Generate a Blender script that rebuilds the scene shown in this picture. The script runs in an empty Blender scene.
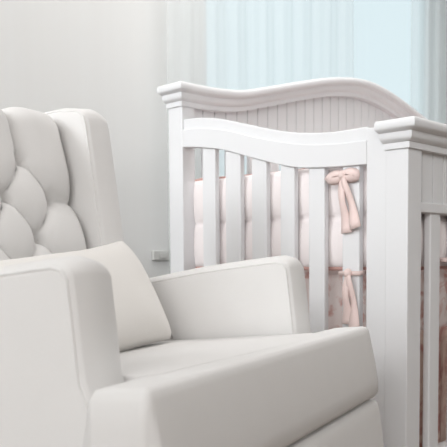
import bpy, bmesh, math, random
from mathutils import Vector, Matrix
R = math.radians
random.seed(7)
scene = bpy.context.scene
col = scene.collection

# ------------------------------------------------------------------ camera
cam_data = bpy.data.cameras.new('camera')
cam = bpy.data.objects.new('camera', cam_data)
col.objects.link(cam)
cam_data.sensor_width = 36.0
cam_data.lens = 36.0 * 750.3 / 447.0
cam_data.shift_y = 82.0 / 447.0
cam_data.clip_start = 0.02
cam.matrix_world = (Matrix.Translation((0, 0, 0.61)) @ Matrix.Rotation(math.pi / 2 - 0.0633, 4, 'X')
                    @ Matrix.Rotation(-0.008, 4, 'Z'))
cam_data.dof.use_dof = True
cam_data.dof.focus_distance = 1.45
cam_data.dof.aperture_fstop = 9.0
scene.camera = cam

# ------------------------------------------------------------------ world, lights, exposure
world = bpy.data.worlds.new('sky')
scene.world = world
world.use_nodes = True
bg = world.node_tree.nodes['Background']
bg.inputs['Color'].default_value = (0.86, 0.965, 1.0, 1)
bg.inputs['Strength'].default_value = 0.96

def area_light(name, loc, target, sx, sy, power, color):
    d = bpy.data.lights.new(name, 'AREA')
    d.shape = 'RECTANGLE'; d.size = sx; d.size_y = sy
    d.energy = power; d.color = color
    o = bpy.data.objects.new(name, d); col.objects.link(o)
    o.location = loc
    o.rotation_euler = (Vector(target) - Vector(loc)).to_track_quat('-Z', 'Y').to_euler()
    return o
area_light('corner_window_daylight', (-1.32, -3.05, 2.25), (0.0, 1.8, 0.8), 2.6, 1.3, 103, (1.0, 0.99, 0.985))
area_light('side_fill_light', (-2.9, -0.17, 2.1), (-0.1, 2.35, 0.85), 1.2, 1.2, 7.4, (0.95, 0.98, 1.0)).data.spread = R(48)  # added narrow-beam fill to brighten the crib's end panel, no actual window
area_light('overhead_fill_light', (0.55, 2.15, 2.62), (0.55, 2.15, 0.0), 1.2, 1.2, 25, (1.0, 0.98, 0.965))  # added fill above the crib for its inside and arched back, no lamp fixture
area_light('front_fill_light', (2.2, -0.3, 2.2), (0.3, 2.6, 1.0), 2.2, 0.9, 12, (1.0, 0.99, 0.98))  # added soft fill for the surfaces facing front, not a real window

scene.view_settings.view_transform = 'Standard'
scene.view_settings.look = 'None'
scene.view_settings.exposure = 0.0
scene.view_settings.gamma = 1.0
scene.view_settings.use_curve_mapping = False

# ------------------------------------------------------------------ materials
def new_mat(name):
    m = bpy.data.materials.new(name); m.use_nodes = True
    nt = m.node_tree
    return m, nt, nt.nodes['Principled BSDF']

def mat(name, color, rough=0.5, noise=0.0, scale=8.0, bump=0.0, bscale=200.0, spec=0.4, sheen=0.0):
    m, nt, p = new_mat(name)
    p.inputs['Base Color'].default_value = (*color, 1)
    p.inputs['Roughness'].default_value = rough
    p.inputs['Specular IOR Level'].default_value = spec
    if sheen: p.inputs['Sheen Weight'].default_value = sheen
    tc = nt.nodes.new('ShaderNodeTexCoord')
    if noise:
        n = nt.nodes.new('ShaderNodeTexNoise'); n.inputs['Scale'].default_value = scale
        n.inputs['Detail'].default_value = 3
        nt.links.new(tc.outputs['Object'], n.inputs['Vector'])
        mx = nt.nodes.new('ShaderNodeMix'); mx.data_type = 'RGBA'
        mx.inputs['A'].default_value = (*[c * (1 - noise) for c in color], 1)
        mx.inputs['B'].default_value = (*[min(1, c * (1 + noise)) for c in color], 1)
        nt.links.new(n.outputs['Fac'], mx.inputs['Factor'])
        nt.links.new(mx.outputs['Result'], p.inputs['Base Color'])
    if bump:
        n2 = nt.nodes.new('ShaderNodeTexNoise'); n2.inputs['Scale'].default_value = bscale
        nt.links.new(tc.outputs['Object'], n2.inputs['Vector'])
        b = nt.nodes.new('ShaderNodeBump'); b.inputs['Strength'].default_value = bump
        b.inputs['Distance'].default_value = 0.002
        nt.links.new(n2.outputs['Fac'], b.inputs['Height'])
        nt.links.new(b.outputs['Normal'], p.inputs['Normal'])
    return m

M_paint = mat('white_satin_paint', (0.83, 0.835, 0.85), 0.38, 0.01, 5, 0.05, 60)
M_cloth = mat('cream_upholstery', (0.74, 0.728, 0.717), 0.75, 0.015, 25, 0.12, 450, spec=0.3, sheen=0.1)
M_pillow = mat('cream_cushion_cloth', (0.80, 0.775, 0.745), 0.8, 0.015, 25, 0.15, 400, spec=0.25, sheen=0.1)
M_wood = mat('dark_leg_wood', (0.09, 0.05, 0.03), 0.4, 0.25, 12)
M_pink = mat('pale_pink_quilt', (0.93, 0.865, 0.86), 0.85, 0.03, 30, 0.15, 300, sheen=0.1)
M_ribbon = mat('blush_ribbon', (0.86, 0.69, 0.655), 0.55, 0.05, 30, sheen=0.1)
M_piping = mat('dusty_pink_piping', (0.62, 0.37, 0.33), 0.7, 0.06, 40)
M_plate = mat('grey_plastic', (0.62, 0.62, 0.60), 0.45, 0.01, 20)
M_ceil = mat('ceiling_paint', (0.80, 0.80, 0.79), 0.9, 0.01, 4)
M_window = mat('window_white_paint', (0.80, 0.81, 0.81), 0.4, 0.01, 8)

def floral(name, base, flower, scale):
    m, nt, p = new_mat(name)
    p.inputs['Roughness'].default_value = 0.85
    tc = nt.nodes.new('ShaderNodeTexCoord')
    v = nt.nodes.new('ShaderNodeTexNoise'); v.inputs['Scale'].default_value = scale
    v.inputs['Detail'].default_value = 4; v.inputs['Distortion'].default_value = 1.2
    nt.links.new(tc.outputs['Object'], v.inputs['Vector'])
    r = nt.nodes.new('ShaderNodeValToRGB')
    r.color_ramp.elements[0].position = 0.47; r.color_ramp.elements[0].color = (*base, 1)
    r.color_ramp.elements[1].position = 0.62; r.color_ramp.elements[1].color = (*flower, 1)
    nt.links.new(v.outputs['Fac'], r.inputs['Fac'])
    nt.links.new(r.outputs['Color'], p.inputs['Base Color'])
    return m
M_sheet = floral('floral_sheet', (0.87, 0.79, 0.765), (0.66, 0.41, 0.37), 22)
M_skirt = floral('floral_skirt', (0.66, 0.50, 0.43), (0.48, 0.25, 0.22), 14)

# wall: soft off-white with barely visible vertical stripes (wallpaper)
M_wall, nt, p = new_mat('striped_wallpaper')
p.inputs['Roughness'].default_value = 0.8
tc = nt.nodes.new('ShaderNodeTexCoord')
mp = nt.nodes.new('ShaderNodeMapping'); mp.inputs['Scale'].default_value = (1, 0.0, 0.0)
ns = nt.nodes.new('ShaderNodeTexNoise'); ns.inputs['Scale'].default_value = 14; ns.inputs['Detail'].default_value = 2
mx = nt.nodes.new('ShaderNodeMix'); mx.data_type = 'RGBA'
mx.inputs['A'].default_value = (0.77, 0.77, 0.76, 1); mx.inputs['B'].default_value = (0.80, 0.81, 0.805, 1)
nt.links.new(tc.outputs['Object'], mp.inputs['Vector']); nt.links.new(mp.outputs['Vector'], ns.inputs['Vector'])
nt.links.new(ns.outputs['Fac'], mx.inputs['Factor']); nt.links.new(mx.outputs['Result'], p.inputs['Base Color'])

# floor: medium oak boards
M_floor, nt, p = new_mat('oak_floor')
p.inputs['Roughness'].default_value = 0.45
tc = nt.nodes.new('ShaderNodeTexCoord')
br = nt.nodes.new('ShaderNodeTexBrick'); br.inputs['Scale'].default_value = 1.0
br.inputs['Brick Width'].default_value = 1.1; br.inputs['Row Height'].default_value = 0.11
br.inputs['Mortar Size'].default_value = 0.002
br.inputs['Color1'].default_value = (0.20, 0.135, 0.09, 1); br.inputs['Color2'].default_value = (0.16, 0.105, 0.07, 1)
br.inputs['Mortar'].default_value = (0.05, 0.03, 0.02, 1)
nt.links.new(tc.outputs['Object'], br.inputs['Vector']); nt.links.new(br.outputs['Color'], p.inputs['Base Color'])

# sheer curtain cloth
M_sheer, nt, p = new_mat('white_sheer_cloth')
p.inputs['Base Color'].default_value = (0.90, 0.93, 0.94, 1); p.inputs['Roughness'].default_value = 0.9
out = nt.nodes['Material Output']
tr = nt.nodes.new('ShaderNodeBsdfTranslucent'); tr.inputs['Color'].default_value = (0.92, 0.96, 0.97, 1)
tp = nt.nodes.new('ShaderNodeBsdfTransparent'); tp.inputs['Color'].default_value = (1, 1, 1, 1)
m1 = nt.nodes.new('ShaderNodeMixShader'); m1.inputs['Fac'].default_value = 0.55
m2 = nt.nodes.new('ShaderNodeMixShader'); m2.inputs['Fac'].default_value = 0.55
nt.links.new(p.outputs['BSDF'], m1.inputs[1]); nt.links.new(tr.outputs['BSDF'], m1.inputs[2])
nt.links.new(m1.outputs['Shader'], m2.inputs[1]); nt.links.new(tp.outputs['BSDF'], m2.inputs[2])
nt.links.new(m2.outputs['Shader'], out.inputs['Surface'])

# window glass
M_glass, nt, p = new_mat('window_glass')
out = nt.nodes['Material Output']
tp = nt.nodes.new('ShaderNodeBsdfTransparent'); tp.inputs['Color'].default_value = (0.96, 0.985, 0.99, 1)
gl = nt.nodes.new('ShaderNodeBsdfGlossy'); gl.inputs['Roughness'].default_value = 0.02
m1 = nt.nodes.new('ShaderNodeMixShader'); m1.inputs['Fac'].default_value = 0.03
nt.links.new(tp.outputs['BSDF'], m1.inputs[1])
nt.links.new(gl.outputs['BSDF'], m1.inputs[2]); nt.links.new(m1.outputs['Shader'], out.inputs['Surface'])

# ------------------------------------------------------------------ helpers
def obj(name, bm, m, parent=None, smooth=True, bevel=0.0, segs=3, subsurf=0, angle=40):
    bmesh.ops.recalc_face_normals(bm, faces=bm.faces[:])
    me = bpy.data.meshes.new(name)
    bm.to_mesh(me); bm.free()
    me.materials.append(m)
    o = bpy.data.objects.new(name, me); col.objects.link(o)
    if parent is not None: o.parent = parent
    if smooth:
        for f in me.polygons: f.use_smooth = True
        if bevel == 0 and subsurf == 0 and angle < 180:
            try: me.set_sharp_from_angle(angle=R(angle))
            except Exception: pass
    if bevel:
        b = o.modifiers.new('bevel', 'BEVEL'); b.width = bevel; b.segments = segs
        b.limit_method = 'ANGLE'; b.angle_limit = R(35); b.harden_normals = False
        w = o.modifiers.new('wn', 'WEIGHTED_NORMAL'); w.keep_sharp = False
    if subsurf:
        s = o.modifiers.new('sub', 'SUBSURF'); s.levels = subsurf; s.render_levels = subsurf
    return o

def thing(name, label, cat, loc=(0, 0, 0), rotz=0.0, group=None):
    o = bpy.data.objects.new(name, None); col.objects.link(o)
    o.empty_display_size = 0.1
    o.location = loc; o.rotation_euler = (0, 0, rotz)
    return tag(o, label, cat, group)

def tag(o, label, cat, group=None):
    o['label'] = label; o['category'] = cat
    if group: o['group'] = group
    return o

def box(bm, x0, x1, y0, y1, z0, z1):
    v = [bm.verts.new((x, y, z)) for x in (x0, x1) for y in (y0, y1) for z in (z0, z1)]
    for f in ((0, 1, 3, 2), (4, 6, 7, 5), (0, 4, 5, 1), (2, 3, 7, 6), (0, 2, 6, 4), (1, 5, 7, 3)):
        bm.faces.new([v[i] for i in f])
    return v

def B(*a):
    bm = bmesh.new(); box(bm, *a); return bm

def prism(bm, pts, axis, a0, a1):
    """closed polygon pts (two coords of the other axes, in xyz order) extruded along axis"""
    def mk(p, a):
        c = list(p); c.insert(axis, a); return bm.verts.new(c)
    A = [mk(p, a0) for p in pts]; Bv = [mk(p, a1) for p in pts]
    n = len(pts)
    bm.faces.new(A); bm.faces.new(Bv[::-1])
    for i in range(n):
        j = (i + 1) % n
        bm.faces.new((A[i], Bv[i], Bv[j], A[j]))

def interp(pts, x):
    """smooth (catmull-like) interpolation through sorted points"""
    n = len(pts)
    if x <= pts[0][0]: return pts[0][1]
    if x >= pts[-1][0]: return pts[-1][1]
    for i in range(n - 1):
        if pts[i][0] <= x <= pts[i + 1][0]:
            x0, y0 = pts[i]; x1, y1 = pts[i + 1]
            m0 = (y1 - pts[i - 1][1]) / (x1 - pts[i - 1][0]) if i > 0 else (y1 - y0) / (x1 - x0)
            m1 = (pts[i + 2][1] - y0) / (pts[i + 2][0] - x0) if i + 2 < n else (y1 - y0) / (x1 - x0)
            h = x1 - x0; t = (x - x0) / h
            return ((2*t**3 - 3*t*t + 1) * y0 + (t**3 - 2*t*t + t) * h * m0
                    + (-2*t**3 + 3*t*t) * y1 + (t**3 - t*t) * h * m1)

def tube(bm, pts, r, seg=8, closed=False, flat=None):
    pts = [Vector(p) for p in pts]
    n = len(pts); rings = []
    prev = None
    for i, p in enumerate(pts):
        if closed: t = pts[(i + 1) % n] - pts[i - 1]
        else: t = pts[min(i + 1, n - 1)] - pts[max(i - 1, 0)]
        t.normalize()
        if prev is None:
            a = Vector((0, 0, 1)) if abs(t.z) < 0.9 else Vector((1, 0, 0))
            u = t.cross(a).normalized()
        else:
            u = (prev - t * prev.dot(t)).normalized()
        prev = u; w = t.cross(u)
        rr = r[i] if isinstance(r, (list, tuple)) else r
        rings.append([bm.verts.new(p + (u * math.cos(2*math.pi*k/seg) + w * math.sin(2*math.pi*k/seg)) * rr)
                      for k in range(seg)])
    m = n if closed else n - 1
    for i in range(m):
        A, Bv = rings[i], rings[(i + 1) % n]
        for k in range(seg):
            l = (k + 1) % seg
            bm.faces.new((A[k], A[l], Bv[l], Bv[k]))
    if not closed:
        bm.faces.new(rings[0][::-1]); bm.faces.new(rings[-1])

def crown(bm, x0, x1, y0, y1, prof, zf, nx):
    """moulding: profile (overhang, dz) swept round a post-and-rail footprint, following height zf(x)"""
    xs = [x0 + (x1 - x0) * i / nx for i in range(nx + 1)]
    F, K = [], []
    for i, x in enumerate(xs):
        f, k = [], []
        for (o, dz) in prof:
            xx = x - o if i == 0 else (x + o if i == nx else x)
            xx = min(max(xx, x0 - o), x1 + o)
            z = zf(xx) + dz
            f.append(bm.verts.new((xx, y0 - o, z))); k.append(bm.verts.new((xx, y1 + o * 0.22, z)))
        F.append(f); K.append(k)
    L = len(prof)
    for i in range(nx):
        for j in range(L - 1):
            bm.faces.new((F[i][j], F[i+1][j], F[i+1][j+1], F[i][j+1]))
            bm.faces.new((K[i][j], K[i][j+1], K[i+1][j+1], K[i+1][j]))
        bm.faces.new((F[i][0], K[i][0], K[i+1][0], F[i+1][0]))
        bm.faces.new((F[i][-1], F[i+1][-1], K[i+1][-1], K[i][-1]))
    for j in range(L - 1):
        bm.faces.new((F[0][j], F[0][j+1], K[0][j+1], K[0][j]))
        bm.faces.new((F[nx][j], K[nx][j], K[nx][j+1], F[nx][j+1]))

# ------------------------------------------------------------------ the room
CRX, CRY, CRA = 0.4027, 1.6416, 0.8058          # near corner of the crib and its turn
def crib_pt(x, y, z=0.0):
    c, s = math.cos(CRA), math.sin(CRA)
    return (CRX + c * x - s * y, CRY + s * x + c * y, z)

def struct(name, bm, m, **k):
    o = obj(name, bm, m, **k)
    o['kind'] = 'structure'
    o.location = crib_pt(0, 0); o.rotation_euler = (0, 0, CRA)
    return o
WY = 1.32                                        # inside face of the window wall (crib axes)
WX0, WX1, WZ0, WZ1 = 0.70, 2.62, 0.72, 2.35      # window opening
struct('floor', B(-5.4, 4.2, -3.5, WY + 0.12, -0.05, 0.0), M_floor, smooth=False)
bm = bmesh.new()
box(bm, -5.4, WX0, WY, WY + 0.12, 0, 2.7)
box(bm, WX1, 3.4, WY, WY + 0.12, 0, 2.7)
box(bm, WX0, WX1, WY, WY + 0.12, 0, WZ0)
box(bm, WX0, WX1, WY, WY + 0.12, WZ1, 2.7)
struct('wall_back', bm, M_wall, smooth=False)
struct('wall_right', B(3.3, 3.4, -3.4, WY, 0, 2.7), M_wall, smooth=False)
struct('wall_front', B(-5.4, 3.4, -3.5, -3.4, 0, 2.7), M_wall, smooth=False)
struct('wall_left', B(-5.5, -5.4, -3.5, -0.9, 0, 2.7), M_wall, smooth=False)
struct('ceiling', B(-5.4, 3.4, -3.5, WY + .12, 2.7, 2.76), M_ceil, smooth=False)
bm = bmesh.new()
for (a, b) in ((-5.4, 3.3),):
    box(bm, a, b, WY - 0.014, WY, 0, 0.11)
struct('baseboard_back', bm, M_window, bevel=0.004)
# window: frame, sill, pane
win = thing('window_1', 'x', 'x', crib_pt(0, 0), CRA)
del win['label']; del win['category']; win['kind'] = 'structure'
bm = bmesh.new()
for (a, b, c, d) in ((WX0, WX0 + .05, WZ0, WZ1), (WX1 - .05, WX1, WZ0, WZ1), (WX0 + .05, WX1 - .05, WZ1 - .05, WZ1),
                     (WX0 + .05, WX1 - .05, WZ0, WZ0 + .05)):
    box(bm, a, b, WY + 0.04, WY + 0.09, c, d)
fr_o = obj('window_frame', bm, M_window, win, bevel=0.004)
obj('window_sill', B(WX0 - .03, WX1 + .03, WY - 0.03, WY + 0.04, WZ0 - 0.03, WZ0), M_window, win, bevel=0.004)
obj('pane', B(WX0 + .05, WX1 - .05, WY + 0.06, WY + 0.066, WZ0 + .05, WZ1 - .05), M_glass, win, smooth=False)

# ------------------------------------------------------------------ sheer curtains
def curtain(name, label, x0, x1, y, amp, n, seed):
    rnd = random.Random(seed)
    bm = bmesh.new()
    nx, nz = int((x1 - x0) / 0.008), 14
    ph = [rnd.uniform(0, 6.28) for _ in range(4)]
    rows = []
    for j in range(nz + 1):
        z = 0.008 + (2.5 - 0.008) * j / nz
        row = []
        for i in range(nx + 1):
            s = i / nx; x = x0 + (x1 - x0) * s
            a = math.sin(2*math.pi*n*s + ph[0] + 0.7*math.sin(2*math.pi*2.3*s + ph[1]) + 0.12*z)
            b = math.sin(2*math.pi*n*2.37*s + ph[2])
            row.append(bm.verts.new((x + 0.01*math.sin(z*1.3 + 9*s + ph[3]), y + amp*(0.75*a + 0.3*b), z)))
        rows.append(row)
    for j in range(nz):
        for i in range(nx):
            bm.faces.new((rows[j][i], rows[j][i+1], rows[j+1][i+1], rows[j+1][i]))
    # hems
    o = obj(name, bm, M_sheer, angle=180)
    o.location = crib_pt(0, 0); o.rotation_euler = (0, 0, CRA)
    tag(o, label, 'curtain', None)
    return o
curtain('sheer_curtain', 'wide white sheer curtain over the bright window behind the arched crib back', 0.42, 1.608, 1.22, 0.012, 8, 3)
curtain('sheer_curtain', 'white sheer curtain at the far right edge, behind the near crib post', 2.17, 3.05, 1.24, 0.012, 6, 11)

# wall plate low on the wall by the crib post
pl = thing('wall_plate', 'small grey plate low on the wall left of the far crib post', 'wall plate',
           crib_pt(0.448, WY - 0.007, 0.621), CRA)
obj('plate', B(-0.045, 0.045, -0.006, 0.006, -0.018, 0.018), M_plate, pl, bevel=0.003)
obj('rocker_switch', B(-0.018, 0.018, -0.009, -0.005, -.010, .010), M_plate, pl, bevel=0.002)

# ------------------------------------------------------------------ crib
L, D = 1.66, 0.771
crib = thing('crib', 'white wooden crib with arched beadboard back and slatted sides', 'crib', crib_pt(0, 0), CRA)
PX, PY = 0.06, 0.057
CAP = [(0.0, 0.0), (0.006, 0.0), (0.0065, 0.013), (0.011, 0.015), (0.016, 0.019), (0.0185, 0.022), (0.019, 0.034),
       (0.027, 0.037), (0.032, 0.039), (0.0345, 0.043), (0.035, 0.050), (0.0335, 0.056), (0.029, 0.060), (0.022, 0.061)]
FZ = 0.845                                        # underside of the front cap
# back crown path (underside)
CROWN = [(-0.05, 1.036), (0.058, 1.037), (0.14, 1.041), (0.229, 1.051), (0.337, 1.077), (0.518, 1.124), (0.688, 1.164),
         (0.83, 1.184), (0.93, 1.186), (1.04, 1.173), (1.16, 1.148), (1.30, 1.112), (1.44, 1.077), (1.56, 1.048), (1.72, 1.037)]
zc = lambda x: interp(CROWN, x)

# posts
obj('post', B(0, PX, 0, PY, 0, FZ + .005), M_paint, crib, bevel=0.003)
obj('post', B(L - PX, L, 0, PY, 0, FZ + .005), M_paint, crib, bevel=0.003)
obj('post', B(0, 0.05, D - PY, D, 0, 1.045), M_paint, crib, bevel=0.003)
obj('post', B(L - 0.05, L, D - PY, D, 0, 1.045), M_paint, crib, bevel=0.003)
# front cap and back crown
bm = bmesh.new(); crown(bm, 0, L, 0, PY, CAP, lambda x: FZ, 40)
obj('front_cap', bm, M_paint, crib, angle=50)
bm = bmesh.new(); crown(bm, 0, L, D - PY, D, CAP, zc, 110)
obj('crown_moulding', bm, M_paint, crib, angle=50)

def beadboard(x0, x1, y0, y1, z0, ztop, step, first):
    bm = bmesh.new()
    edges = [x0]
    x = first
    while x < x1 - 0.012:
        edges.append(x); x += step
    edges.append(x1)
    g = 0.0019
    for a, b in zip(edges[:-1], edges[1:]):
        a2, b2 = a + g, b - g
        # a small vee-edged board: bead along each side
        sec = [(a2, y0 + .0006), (a2 + .0006, y0), (b2 - .0006, y0), (b2, y0 + .0006)]
        front = []
        for (xx, yy) in sec:
            front.append((bm.verts.new((xx, yy, z0)), bm.verts.new((xx, yy, ztop(xx)))))
        back = [(bm.verts.new((a2, y1, z0)), bm.verts.new((a2, y1, ztop(a2)))),
                (bm.verts.new((b2, y1, z0)), bm.verts.new((b2, y1, ztop(b2))))]
        for i in range(3):
            bm.faces.new((front[i][0], front[i+1][0], front[i+1][1], front[i][1]))
        bm.faces.new((front[0][0], front[0][1], back[0][1], back[0][0]))
        bm.faces.new((front[3][0], back[1][0], back[1][1], front[3][1]))
        bm.faces.new((back[0][0], back[0][1], back[1][1], back[1][0]))
        bm.faces.new([f[1] for f in front] + [back[1][1], back[0][1]])
        bm.faces.new([f[0] for f in front] + [back[1][0], back[0][0]])
    # backing sheet
    m = 60
    pts = [(x0, z0)] + [(x0 + (x1 - x0) * i / m, ztop(x0 + (x1 - x0) * i / m)) for i in range(m + 1)] + [(x1, z0)]
    prism(bm, pts, 1, y0 + .010, y1 - .001)
    return bm
obj('beadboard_panel', beadboard(0.05, L - 0.05, D - .042, D - .018, 0.985, lambda x: zc(x) + .004, 0.0485, 0.098), M_paint, crib, smooth=False)
obj('beadboard_panel', beadboard(PX, L - PX, 0.010, 0.034, 0.728, lambda x: FZ + .004, 0.050, 0.0775), M_paint, crib, smooth=False)
# rails
obj('rail', B(PX, L - PX, 0.006, 0.040, 0.709, 0.732), M_paint, crib, bevel=0.003)
obj('rail', B(PX, L - PX, 0.006, 0.040, 0.09, 0.15), M_paint, crib, bevel=0.003)
obj('rail', B(0.05, L - 0.05, D - .05, D - .012, 0.965, 1.0), M_paint, crib, bevel=0.003)
obj('rail', B(0.05, L - 0.05, D - .05, D - .012, 0.09, 0.15), M_paint, crib, bevel=0.003)

def slat_mesh(w, t, h):
    o = obj('slat', B(-w/2, w/2, -t/2, t/2, 0, h), M_paint, crib, bevel=0.004)
    return o
first_front = slat_mesh(0.047, 0.018, 0.575)
x = 0.149; k = 0
while x < L - 0.09:
    o = first_front if k == 0 else first_front.copy()
    if k: col.objects.link(o)
    o.parent = crib; o.location = (x, 0.022, 0.14)
    x += 0.118; k += 1
back_slat = slat_mesh(0.045, 0.016, 0.84)
x = 0.128; k = 0
while x < L - 0.09:
    o = back_slat if k == 0 else back_slat.copy()
    if k: col.objects.link(o)
    o.parent = crib; o.location = (x, D - .031, 0.14)
    x += 0.1; k += 1

# end panels with the S-shaped rail
ETOP = [(0.05, 0.905), (0.10, 0.905), (0.156, 0.904), (0.213, 0.9045), (0.304, 0.914), (0.354, 0.924), (0.43, 0.943), (0.513, 0.967),
        (0.587, 0.986), (0.66, 0.997), (0.733, 1.001)]
EGRV = [(0.05, 0.874), (0.105, 0.874), (0.20, 0.875), (0.296, 0.885), (0.375, 0.902), (0.459, 0.923), (0.53, 0.945), (0.588, 0.958), (0.66, 0.968), (0.733, 0.972)]
EBOT = [(0.05, 0.818), (0.111, 0.819), (0.214, 0.822), (0.304, 0.829), (0.375, 0.845), (0.466, 0.871), (0.561, 0.899), (0.626, 0.911), (0.68, 0.919), (0.733, 0.923)]
SL = [(0.597, 0.647), (0.504, 0.559), (0.414, 0.465), (0.323, 0.368), (0.231, 0.279), (0.132, 0.180)]
YE = D - PY
def end_panel(x_out, s):
    """x_out: outer face of the panel; s=+1 goes towards +x"""
    ys = [0.108 + (YE + .003 - 0.108) * i / 48 for i in range(49)]
    bm = bmesh.new()
    prism(bm, [(y, interp(ETOP, y)) for y in ys] + [(y, interp(EBOT, y)) for y in ys[::-1]], 0, x_out + s*.007, x_out + s*.036)
    o = obj('curved_rail', bm, M_paint, crib, bevel=0.003)
    bm = bmesh.new()
    prism(bm, [(y, interp(EGRV, y)) for y in ys] + [(y, interp(EBOT, y) + .0005) for y in ys[::-1]], 0, x_out + s*.002, x_out + s*.010)
    obj('moulding_strip', bm, M_paint, o, bevel=0.002)
    obj('stile', B(min(x_out + s*.004, x_out + s*.036), max(x_out + s*.004, x_out + s*.036), PY - .002, 0.1085, 0.08, 0.90), M_paint, crib, bevel=0.002)
    for (a, b) in SL:
        zt = min(interp(EBOT, a), interp(EBOT, b)) + 0.012
        obj('slat', B(min(x_out + s*.011, x_out + s*.030), max(x_out + s*.011, x_out + s*.030), a, b, 0.14, zt), M_paint, crib, bevel=0.004)
    obj('rail', B(min(x_out + s*.005, x_out + s*.038), max(x_out + s*.005, x_out + s*.038), 0.10, YE + .003, 0.09, 0.15), M_paint, crib, bevel=0.003)
end_panel(0.0, 1)
end_panel(L, -1)
# deck that carries the mattress
obj('mattress_deck', B(0.038, L - .038, 0.078, D - .052, 0.385, 0.410), M_paint, crib, bevel=0.003)

# ------------------------------------------------------------------ bedding inside the crib
def crib_thing(name, label, cat):
    return thing(name, label, cat, crib_pt(0, 0), CRA)
def soft_slab(x0, x1, y0, y1, z0, z1):
    return B(x0, x1, y0, y1, z0, z1)
mt = obj('mattress', soft_slab(0.092, L - .092, 0.094, D - .105, 0.411, 0.600), M_sheet, None, bevel=0.03, segs=5)
mt.location = crib_pt(0, 0); mt.rotation_euler = (0, 0, CRA)
tag(mt, 'crib mattress in a pink flowered sheet inside the white crib', 'mattress')

# valance skirt hanging from the deck, pleated
bm = bmesh.new()
def skirt_side(p0, p1, inn, z0, z1, n):
    p0, p1, inn = Vector(p0), Vector(p1), Vector(inn)
    d = p1 - p0; N = int(d.length / 0.006); rows = []
    for j in range(9):
        t = j / 8; z = z1 + (z0 - z1) * t; row = []
        for i in range(N + 1):
            s = i / N
            a = math.sin(2*math.pi*n*s + 1.2*math.sin(9*s)) * (0.2 + 0.8*t) * 0.011
            q = p0 + d * s + inn * (0.013 + a)
            row.append(bm.verts.new((q.x, q.y, z)))
        rows.append(row)
    for j in range(8):
        for i in range(N):
            bm.faces.new((rows[j][i], rows[j][i+1], rows[j+1][i+1], rows[j+1][i]))
skirt_side((0.040, 0.05), (0.040, D - .06), (1, 0), 0.05, 0.432, 9)
skirt_side((0.05, 0.046), (L - .05, 0.046), (0, 1), 0.05, 0.432, 20)
skirt_side((L - .040, 0.05), (L - .040, D - .06), (-1, 0), 0.05, 0.432, 9)
sk = obj('crib_skirt', bm, M_skirt, angle=180)
so = sk.modifiers.new('thick', 'SOLIDIFY'); so.thickness = 0.002
sk.location = crib_pt(0, 0); sk.rotation_euler = (0, 0, CRA)
tag(sk, 'dusty pink pleated skirt hanging below the crib mattress', 'crib skirt')

# bumper pads tied round the inside
bumper = crib_thing('crib_bumper', 'pale pink quilted bumper pads with dark pink piping tied to the crib slats', 'crib bumper')
BZ0, BZ1 = 0.584, 0.832
def pad(p0, p1, inn, cols):
    """a quilted pad from p0 to p1 (plan), outer face on that line, thickness to the inside"""
    p0, p1, inn = Vector(p0), Vector(p1), Vector(inn)
    d = p1 - p0; nu, nv = cols * 14, 36
    bm = bmesh.new()
    def pt(s, t, side):
        q = math.sqrt(abs(math.sin(math.pi * s * cols))) * 0.35 + 0.65
        r = math.sqrt(abs(math.sin(math.pi * t * 2.0)))
        e = min(1.0, min(s, 1 - s) * nu / 5.0); e = math.sqrt(max(0, 1 - (1 - e) ** 2))
        th = (0.005 + 0.015 * q * r) * (0.25 + 0.75 * e)
        if t in (0.0, 1.0): th = 0.003
        c = p0 + d * s + inn * (0.020 + side * th)
        return (c.x, c.y, BZ0 + (BZ1 - BZ0) * t)
    G = {}
    for side in (-1, 1):
        for j in range(nv + 1):
            for i in range(nu + 1):
                G[side, i, j] = bm.verts.new(pt(i / nu, j / nv, side))
    for side in (-1, 1):
        for j in range(nv):
            for i in range(nu):
                bm.faces.new((G[side, i, j], G[side, i+1, j], G[side, i+1, j+1], G[side, i, j+1]))
    for i in range(nu):
        for j in (0, nv):
            bm.faces.new((G[-1, i, j], G[-1, i+1, j], G[1, i+1, j], G[1, i, j]))
    for j in range(nv):
        for i in (0, nu):
            bm.faces.new((G[-1, i, j], G[-1, i, j+1], G[1, i, j+1], G[1, i, j]))
    o = obj('pad', bm, M_pink, bumper, angle=180)
    bm = bmesh.new()
    c = inn * 0.020
    m = 24
    loop = []
    zt, zb = BZ1 + .001, BZ0 - .001
    for i in range(m + 1):
        q = p0 + d * (i / m) + c
        loop.append((q.x, q.y, zt - 0.006 * math.sin(math.pi * i / m)))
    for i in range(m, -1, -1):
        q = p0 + d * (i / m) + c
        loop.append((q.x, q.y, zb))
    tube(bm, loop, 0.0058, 8, closed=True)
    pp = obj('piping', bm, M_piping, o, angle=180)
    pp['label'] = 'dark pink piping'
pad((0.032, 0.085), (0.032, 0.722), (1, 0), 5)
pad((0.085, 0.034), (L - .085, 0.034), (0, 1), 11)
pad((0.06, D - .052), (L - .06, D - .052), (0, -1), 11)
pad((L - .032, 0.085), (L - .032, 0.722), (-1, 0), 5)

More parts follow.
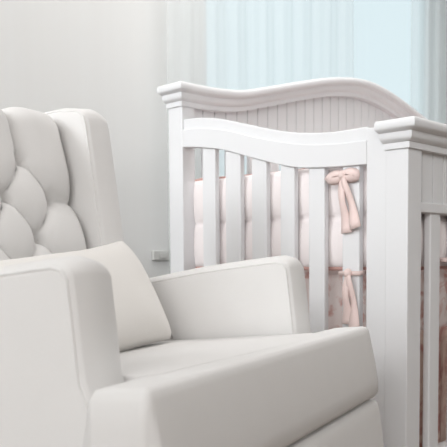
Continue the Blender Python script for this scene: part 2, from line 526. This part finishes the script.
def ribbon(bm, pts, widths, nrm, th=0.0012):
    """flat strip following pts, width across direction perpendicular to path and nrm"""
    pts = [Vector(p) for p in pts]; n = len(pts); A = []
    for i, p in enumerate(pts):
        t = (pts[min(i+1, n-1)] - pts[max(i-1, 0)]).normalized()
        nv = Vector(nrm[i] if isinstance(nrm, list) else nrm)
        w = t.cross(nv).normalized(); nn = w.cross(t).normalized()
        h = widths[i] / 2
        A.append([bm.verts.new(p - w*h + nn*th), bm.verts.new(p + nn*(th + 0.25*h)), bm.verts.new(p + w*h + nn*th),
                  bm.verts.new(p + w*h - nn*th), bm.verts.new(p - w*h - nn*th)])
    for i in range(n - 1):
        for k in range(5):
            l = (k + 1) % 5
            bm.faces.new((A[i][k], A[i][l], A[i+1][l], A[i+1][k]))
    bm.faces.new(A[0]); bm.faces.new(A[-1][::-1])

def bow_tie(origin, along, out, sc=1.0, drop=(0.15, 0.13), loops=True, side=0.0):
    """tie band round a slat, two loops, knot and two tails; local axes: along (horizontal), out (towards viewer)"""
    o = Vector(origin); a = Vector(along); u = Vector(out); z = Vector((0, 0, 1))
    P = lambda x, y, h: o + a * x + u * y + z * h
    root_bm = bmesh.new()
    # knot
    bmesh.ops.create_uvsphere(root_bm, u_segments=12, v_segments=8, radius=0.010,
                              matrix=Matrix.Translation(P(0, .008, 0)) @ Matrix.Diagonal((1, 1, 1.15, 1)))
    k = obj('tie', root_bm, M_ribbon, bumper, angle=180)
    k['label'] = 'blush ribbon tie'
    if loops:
        for sg in (-1, 1):
            bm = bmesh.new(); pts, w = [], []
            for i in range(15):
                th = i / 14 * 2 * math.pi
                x = sg * (0.026 * (1 - math.cos(th)) * 0.95) * sc
                h = (0.012 * math.sin(th) + (-0.002 if sg < 0 else 0.001)) * sc - 0.10 * abs(x)
                pts.append(P(x, 0.006 + 0.004 * math.sin(th / 2), h))
                w.append(0.012 + 0.012 * math.sin(th / 2) ** 1.0)
            ribbon(bm, pts, w, [u * 0.75 + z * (0.66 if i < 7 else -0.66) for i in range(15)])
            obj('loop', bm, M_ribbon, k, angle=180)
    for sg, ln in zip((-1, 1), drop):
        bm = bmesh.new(); pts, w = [], []
        for i in range(11):
            t = i / 10
            pts.append(P(side * t + sg * (0.004 + 0.014 * t * sc), 0.008 + 0.005 * math.sin(t * 7 + sg), -0.004 - ln * t))
            w.append(0.011 + 0.017 * t + 0.003 * math.sin(9 * t))
        ribbon(bm, pts, w, u)
        obj('tail', bm, M_ribbon, k, angle=180)
    # band round the slat
    bm = bmesh.new()
    hw = 0.0275; tk = 0.0245
    ring = [P(-hw, 0.003, 0), P(hw, 0.003, 0), P(hw, -tk, 0.002), P(-hw, -tk, 0.002)]
    vs = []
    for p in ring: vs.append((bm.verts.new(p + z*.005), bm.verts.new(p - z*.005)))
    for i in range(4):
        j = (i + 1) % 4
        bm.faces.new((vs[i][0], vs[j][0], vs[j][1], vs[i][1]))
    b = obj('band', bm, M_ribbon, k)
    s = b.modifiers.new('thick', 'SOLIDIFY'); s.thickness = 0.0018; s.offset = 1
    return k
ym = 0.156
bow_tie((0.008, ym + .016, 0.800), (0, -1, 0), (-1, 0, 0), 0.76, (0.13, 0.12), True, 0.026)
bow_tie((0.008, ym, 0.572), (0, -1, 0), (-1, 0, 0), 0.6, (0.115, 0.13), False, 0.010)
bow_tie((0.2285, 0.010, 0.60), (1, 0, 0), (0, -1, 0), 0.7, (0.13, 0.12), False, 0.0)

# ------------------------------------------------------------------ armchair
CHA = 0.4863
CHX, CHY = -0.1686 + 0.35 * math.sin(CHA), 0.7985 + 0.35 * math.cos(CHA)
chair = thing('armchair', 'cream upholstered wingback armchair with button-tufted back', 'armchair', (CHX, CHY, 0), -CHA)

def cushion_prism(pts, y0, y1, dome=0.010, nsl=8, domed=None):
    """side profile pts (x,z) extruded across y, the chosen edges bellied outward between the seams"""
    bm = bmesh.new(); n = len(pts)
    nor = []
    for i in range(n):
        a = Vector(pts[i-1]); b = Vector(pts[(i+1) % n]); t = (b - a).normalized()
        nor.append(Vector((-t.y, t.x)))
    area = sum(pts[i][0]*pts[(i+1) % n][1] - pts[(i+1) % n][0]*pts[i][1] for i in range(n))
    if area > 0: nor = [-v for v in nor]
    rings = []
    for k in range(nsl + 1):
        f = k / nsl; d = dome * math.sin(math.pi * f) ** 0.8 if 0 < k < nsl else 0
        ring = []
        for i, p in enumerate(pts):
            dd = d * (domed[i] if domed else 1)
            ring.append(bm.verts.new((p[0] + nor[i].x*dd, y0 + (y1 - y0)*f, p[1] + nor[i].y*dd)))
        rings.append(ring)
    bm.faces.new(rings[0]); bm.faces.new(rings[-1][::-1])
    for k in range(nsl):
        for i in range(n):
            j = (i + 1) % n
            bm.faces.new((rings[k][i], rings[k+1][i], rings[k+1][j], rings[k][j]))
    return bm

ARM = [(-0.47, 0.535), (-0.38, 0.549), (-0.29, 0.566), (-0.188, 0.584), (-0.102, 0.595), (-0.05, 0.601), (-0.028, 0.603), (-0.014, 0.600), (-0.008, 0.590),
       (-0.002, 0.54), (0.005, 0.478), (0.014, 0.44), (0.026, 0.38), (0.034, 0.30), (0.048, 0.16), (-0.52, 0.16)]
ARMD = [1]*13 + [.4, 0, 0]
for (y0, y1) in ((-0.350, -0.270), (0.270, 0.350)):
    fo = 0.011 if y0 < 0 else 0.0
    AP = [(p[0] + (fo * (1.0 if p[1] > .46 else 1.7) if p[0] > -.2 else 0), p[1]) for p in ARM]
    arm = obj('arm', cushion_prism(AP, y0, y1, 0.011, 10, ARMD), M_cloth, chair, bevel=0.010, segs=4)
    for yy in (y0 + .002, y1 - .002):
        bm = bmesh.new()
        path = []
        for i in range(len(AP) - 3):
            a, b = AP[i], AP[i+1]
            for q in range(4):
                path.append((a[0] + (b[0]-a[0])*q/4 - .003, yy, a[1] + (b[1]-a[1])*q/4 - .0025))
        tube(bm, path, 0.0026, 8)
        obj('piping', bm, M_cloth, arm, angle=180)

# wings
WING = [(-0.375, 0.45), (-0.392, 0.53), (-0.417, 0.639), (-0.433, 0.757), (-0.452, 0.885), (-0.457, 0.905), (-0.472, 0.916), (-0.52, 0.922),
        (-0.60, 0.915), (-0.665, 0.89), (-0.66, 0.80), (-0.60, 0.55), (-0.56, 0.40), (-0.40, 0.40)]
for (y0, y1) in ((-0.350, -0.268), (0.268, 0.350)):
    wing = obj('wing', cushion_prism(WING, y0, y1, 0.008, 8, [1]*10 + [0]*4), M_cloth, chair, bevel=0.012, segs=4)
    for yy in (y0 + .003, y1 - .003):
        bm = bmesh.new()
        tube(bm, [(p[0] - .003, yy, p[1] - .002) for p in WING[:10]], 0.003, 8)
        obj('piping', bm, M_cloth, wing, angle=180)

# tufted back
TH = R(15.6)
bn = Vector((math.cos(TH), 0, math.sin(TH))); bu = Vector((-math.sin(TH), 0, math.cos(TH)))
b0 = Vector((-0.451, 0, 0.618))
HW, SP, RW, T1 = 0.266, 0.1225, 0.0775, 0.189
def tuft(y, t):
    p = abs(y) / SP; q = (t - T1) / (2 * RW)
    if t >= T1:
        if p > 1.5: v = max(abs(math.sin(math.pi * min(p, 1.5))), abs(math.cos(math.pi*q)) if q < .5 else 1)
        else: v = abs(math.sin(math.pi * p))
    elif p > 1.5:
        v = abs(math.cos(math.pi * q))
    else:
        v = math.sqrt(abs(math.sin(math.pi * (p + q)) * math.sin(math.pi * (p - q))))
    return v ** 0.44
def btn_list():
    out = []
    for k in range(5):
        t = T1 - RW * k
        ys = (-SP, 0, SP) if k % 2 == 0 else (-1.5*SP, -.5*SP, .5*SP, 1.5*SP)
        for y in ys: out.append((y, t))
    return out
BT = btn_list()
bm = bmesh.new()
nu, nv = 150, 170
t0, tS, rad = -0.19, 0.262, 0.034
arc = math.pi * rad
total = (tS - t0) + arc + 0.30
rows = []
for j in range(nv + 1):
    s = total * j / nv
    row = []
    for i in range(nu + 1):
        y = -HW + 2 * HW * i / nu
        e = min(1.0, (HW - abs(y)) / 0.035); edge = math.sqrt(max(0.0, 1 - (1 - e) ** 2))
        if s <= tS - t0:
            t = t0 + s; base = b0 + bu * t; n = bn; amp = 1.0
        elif s <= tS - t0 + arc:
            a = (s - (tS - t0)) / rad
            cen = b0 + bu * tS - bn * rad
            n = bn * math.cos(a) + bu * math.sin(a); base = cen + n * rad
            t = tS + (s - (tS - t0)); amp = max(0.0, math.cos(a / 2)) ** 0.5
        else:
            d = s - (tS - t0) - arc
            base = b0 + bu * (tS - d) - bn * (2 * rad); n = -bn; t = 0.5; amp = 0.0
        h = 0.034 * (tuft(y, t) if amp > 0 else 0) * amp
        if amp == 1.0:
            dm = min((y - by)**2 + (t - bt)**2 for by, bt in BT)
            h -= 0.016 * math.exp(-dm / 0.00020)
        h = h * (0.15 + 0.85 * edge) - (1 - edge) * 0.022 * (amp if amp < 1 else 1)
        q = base + n * (h - 0.012)
        row.append(bm.verts.new((q.x, y, q.z)))
    rows.append(row)
for j in range(nv):
    for i in range(nu):
        bm.faces.new((rows[j][i], rows[j][i+1], rows[j+1][i+1], rows[j+1][i]))
back = obj('tufted_back', bm, M_cloth, chair, angle=180)
proto = None
for (y, t) in BT:
    if t < -0.07: continue
    q = b0 + bu * t + bn * (-0.0245)
    if proto is None:
        bb = bmesh.new()
        bmesh.ops.create_uvsphere(bb, u_segments=14, v_segments=8, radius=0.0085, matrix=Matrix.Diagonal((0.5, 1, 1, 1)))
        proto = obj('button', bb, M_cloth, back, angle=180); o = proto
    else:
        o = proto.copy(); col.objects.link(o); o.parent = back
    o.location = (q.x, y, q.z); o.rotation_euler = (0, -TH, 0)
# shell behind the back
bm = bmesh.new()
prism(bm, [(-0.42, 0.30), (-0.50, 0.45), (-0.585, 0.70), (-0.635, 0.865), (-0.665, 0.885), (-0.66, 0.80), (-0.60, 0.55), (-0.55, 0.30)], 1, -0.27, 0.27)
obj('back_shell', bm, M_cloth, chair, bevel=0.008)

# seat cushion: T-shaped, pitched back
bm = bmesh.new()
def rounded_outline():
    pts = []
    def corner(cx, cy, r, a0, a1, n=6):
        for i in range(n + 1):
            a = R(a0 + (a1 - a0) * i / n); pts.append((cx + r*math.cos(a), cy + r*math.sin(a)))
    r = 0.014
    F, E, K, W, N = 0.122, 0.042, -0.40, 0.371, 0.264
    corner(F - r, W - r, r, 0, 90); corner(E + .012, W - .012, .012, 90, 180)
    pts.append((E, N)); 
    for i in range(1, 8): pts.append((E + (K - E) * i / 8, N))
    pts.append((K, N)); 
    for i in range(1, 8): pts.append((K, N - 2*N*i/8))
    pts.append((K, -N))
    for i in range(1, 8): pts.append((K + (E - K) * i / 8, -N))
    pts.append((E, -N))
    corner(E + .012, -W + .012, .012, 180, 270); corner(F - r, -W + r, r, 270, 360)
    for i in range(1, 16): pts.append((F, -W + r + (2*W - 2*r) * i / 16))
    return pts
out = rounded_outline()
cz0, cz1 = 0.350, 0.4795
levels = [(0.0, 0.008), (0.008, 0.014), (0.03, 0.013), (0.06, 0.009), (0.09, 0.003), (0.115, -0.002), (0.1235, -0.0045), (0.128, -0.0085), (0.1295, -0.014)]
def pitch(x, y, z):
    return (x, y - 0.005, z + (x - 0.07) * 0.0894)
rings = []
cx = -0.1
for (h, off) in levels:
    ring = []
    for i, (px_, py_) in enumerate(out):
        a = Vector(out[i-1]); b = Vector(out[(i+1) % len(out)]); t = (b - a).normalized(); nn = Vector((t.y, -t.x))
        fx = 1.0 if px_ > 0.03 else 0.35
        if nn.y < -0.5 and off > -0.004: fx = 0.0
        if nn.y > 0.5 and off > 0: fx = 0.6
        ring.append(bm.verts.new(pitch(px_ + nn.x*off*fx, py_ + nn.y*off*fx, cz0 + h)))
    rings.append(ring)
for a, b in zip(rings[:-1], rings[1:]):
    for i in range(len(a)):
        j = (i + 1) % len(a)
        bm.faces.new((a[i], a[j], b[j], b[i]))
bm.faces.new(rings[0][::-1])
top = bm.faces.new(rings[-1])
res = bmesh.ops.inset_region(bm, faces=[top], thickness=0.022, depth=0.004)
seat = obj('seat_cushion', bm, M_cloth, chair, bevel=0.0, angle=75)
bm = bmesh.new()
tube(bm, [pitch(x_, y_, cz0 + 0.001) for (x_, y_) in out], 0.0018, 6, closed=True)
obj('piping', bm, M_cloth, seat, angle=180)

# base below the cushion
bm = bmesh.new()
prism(bm, [(0.122, 0.343), (0.128, 0.342), (0.133, 0.325), (0.154, 0.16), (0.150, 0.13), (-0.50, 0.13), (-0.48, 0.285), (0.0, 0.332)], 1, -0.268, 0.268)
base = obj('base', bm, M_cloth, chair, bevel=0.006)
bm = bmesh.new()
prism(bm, [(0.052, 0.340), (0.126, 0.3475), (0.133, 0.345), (0.138, 0.325), (0.158, 0.16), (0.153, 0.13), (0.052, 0.13)], 1, -0.368, 0.368)
obj('front_rail', bm, M_cloth, chair, bevel=0.008)
for (lx, ly) in ((0.09, -0.31), (0.09, 0.31), (-0.45, -0.30), (-0.45, 0.30)):
    bm = bmesh.new()
    bmesh.ops.create_cone(bm, cap_ends=True, segments=16, radius1=0.016, radius2=0.026, depth=0.165, matrix=Matrix.Translation((lx, ly, 0.0825)))
    obj('leg', bm, M_wood, chair, angle=40)

# ------------------------------------------------------------------ lumbar pillow
def pillow(name, W, H, T, m):
    bm = bmesh.new(); n = 36; k = 22; G = {}
    for side in (1, -1):
        for j in range(k + 1):
            for i in range(n + 1):
                u = -1 + 2*i/n; v = -1 + 2*j/k
                prof = ((1 - abs(u)**3.2) * (1 - abs(v)**2.4)) ** 0.5
                sx = 1 - 0.035 * (1 - v*v) * abs(u); sz = 1 - 0.10 * (1 - u*u) * abs(v)
                w = 0.003 * math.sin(7*u + 3*v) * prof
                if side == -1 and (i in (0, n) or j in (0, k)):
                    G[side, i, j] = G[1, i, j]; continue
                G[side, i, j] = bm.verts.new((side * (T/2) * prof + w, u * W/2 * sx, v * H/2 * sz))
    for side in (1, -1):
        for j in range(k):
            for i in range(n):
                bm.faces.new((G[side, i, j], G[side, i+1, j], G[side, i+1, j+1], G[side, i, j+1]))
    return obj(name, bm, m, angle=180)
pw = pillow('lumbar_pillow', 0.425, 0.212, 0.11, M_pillow)
Mc = Matrix.Translation((CHX, CHY, 0)) @ Matrix.Rotation(-CHA, 4, 'Z')
pw.matrix_world = Mc @ Matrix.Translation((-0.258, 0.0, 0.533)) @ Matrix.Rotation(R(-28), 4, 'Y') @ Matrix.Rotation(R(6.0), 4, 'X')
tag(pw, 'plain cream lumbar pillow leaning on the tufted chair back', 'pillow')
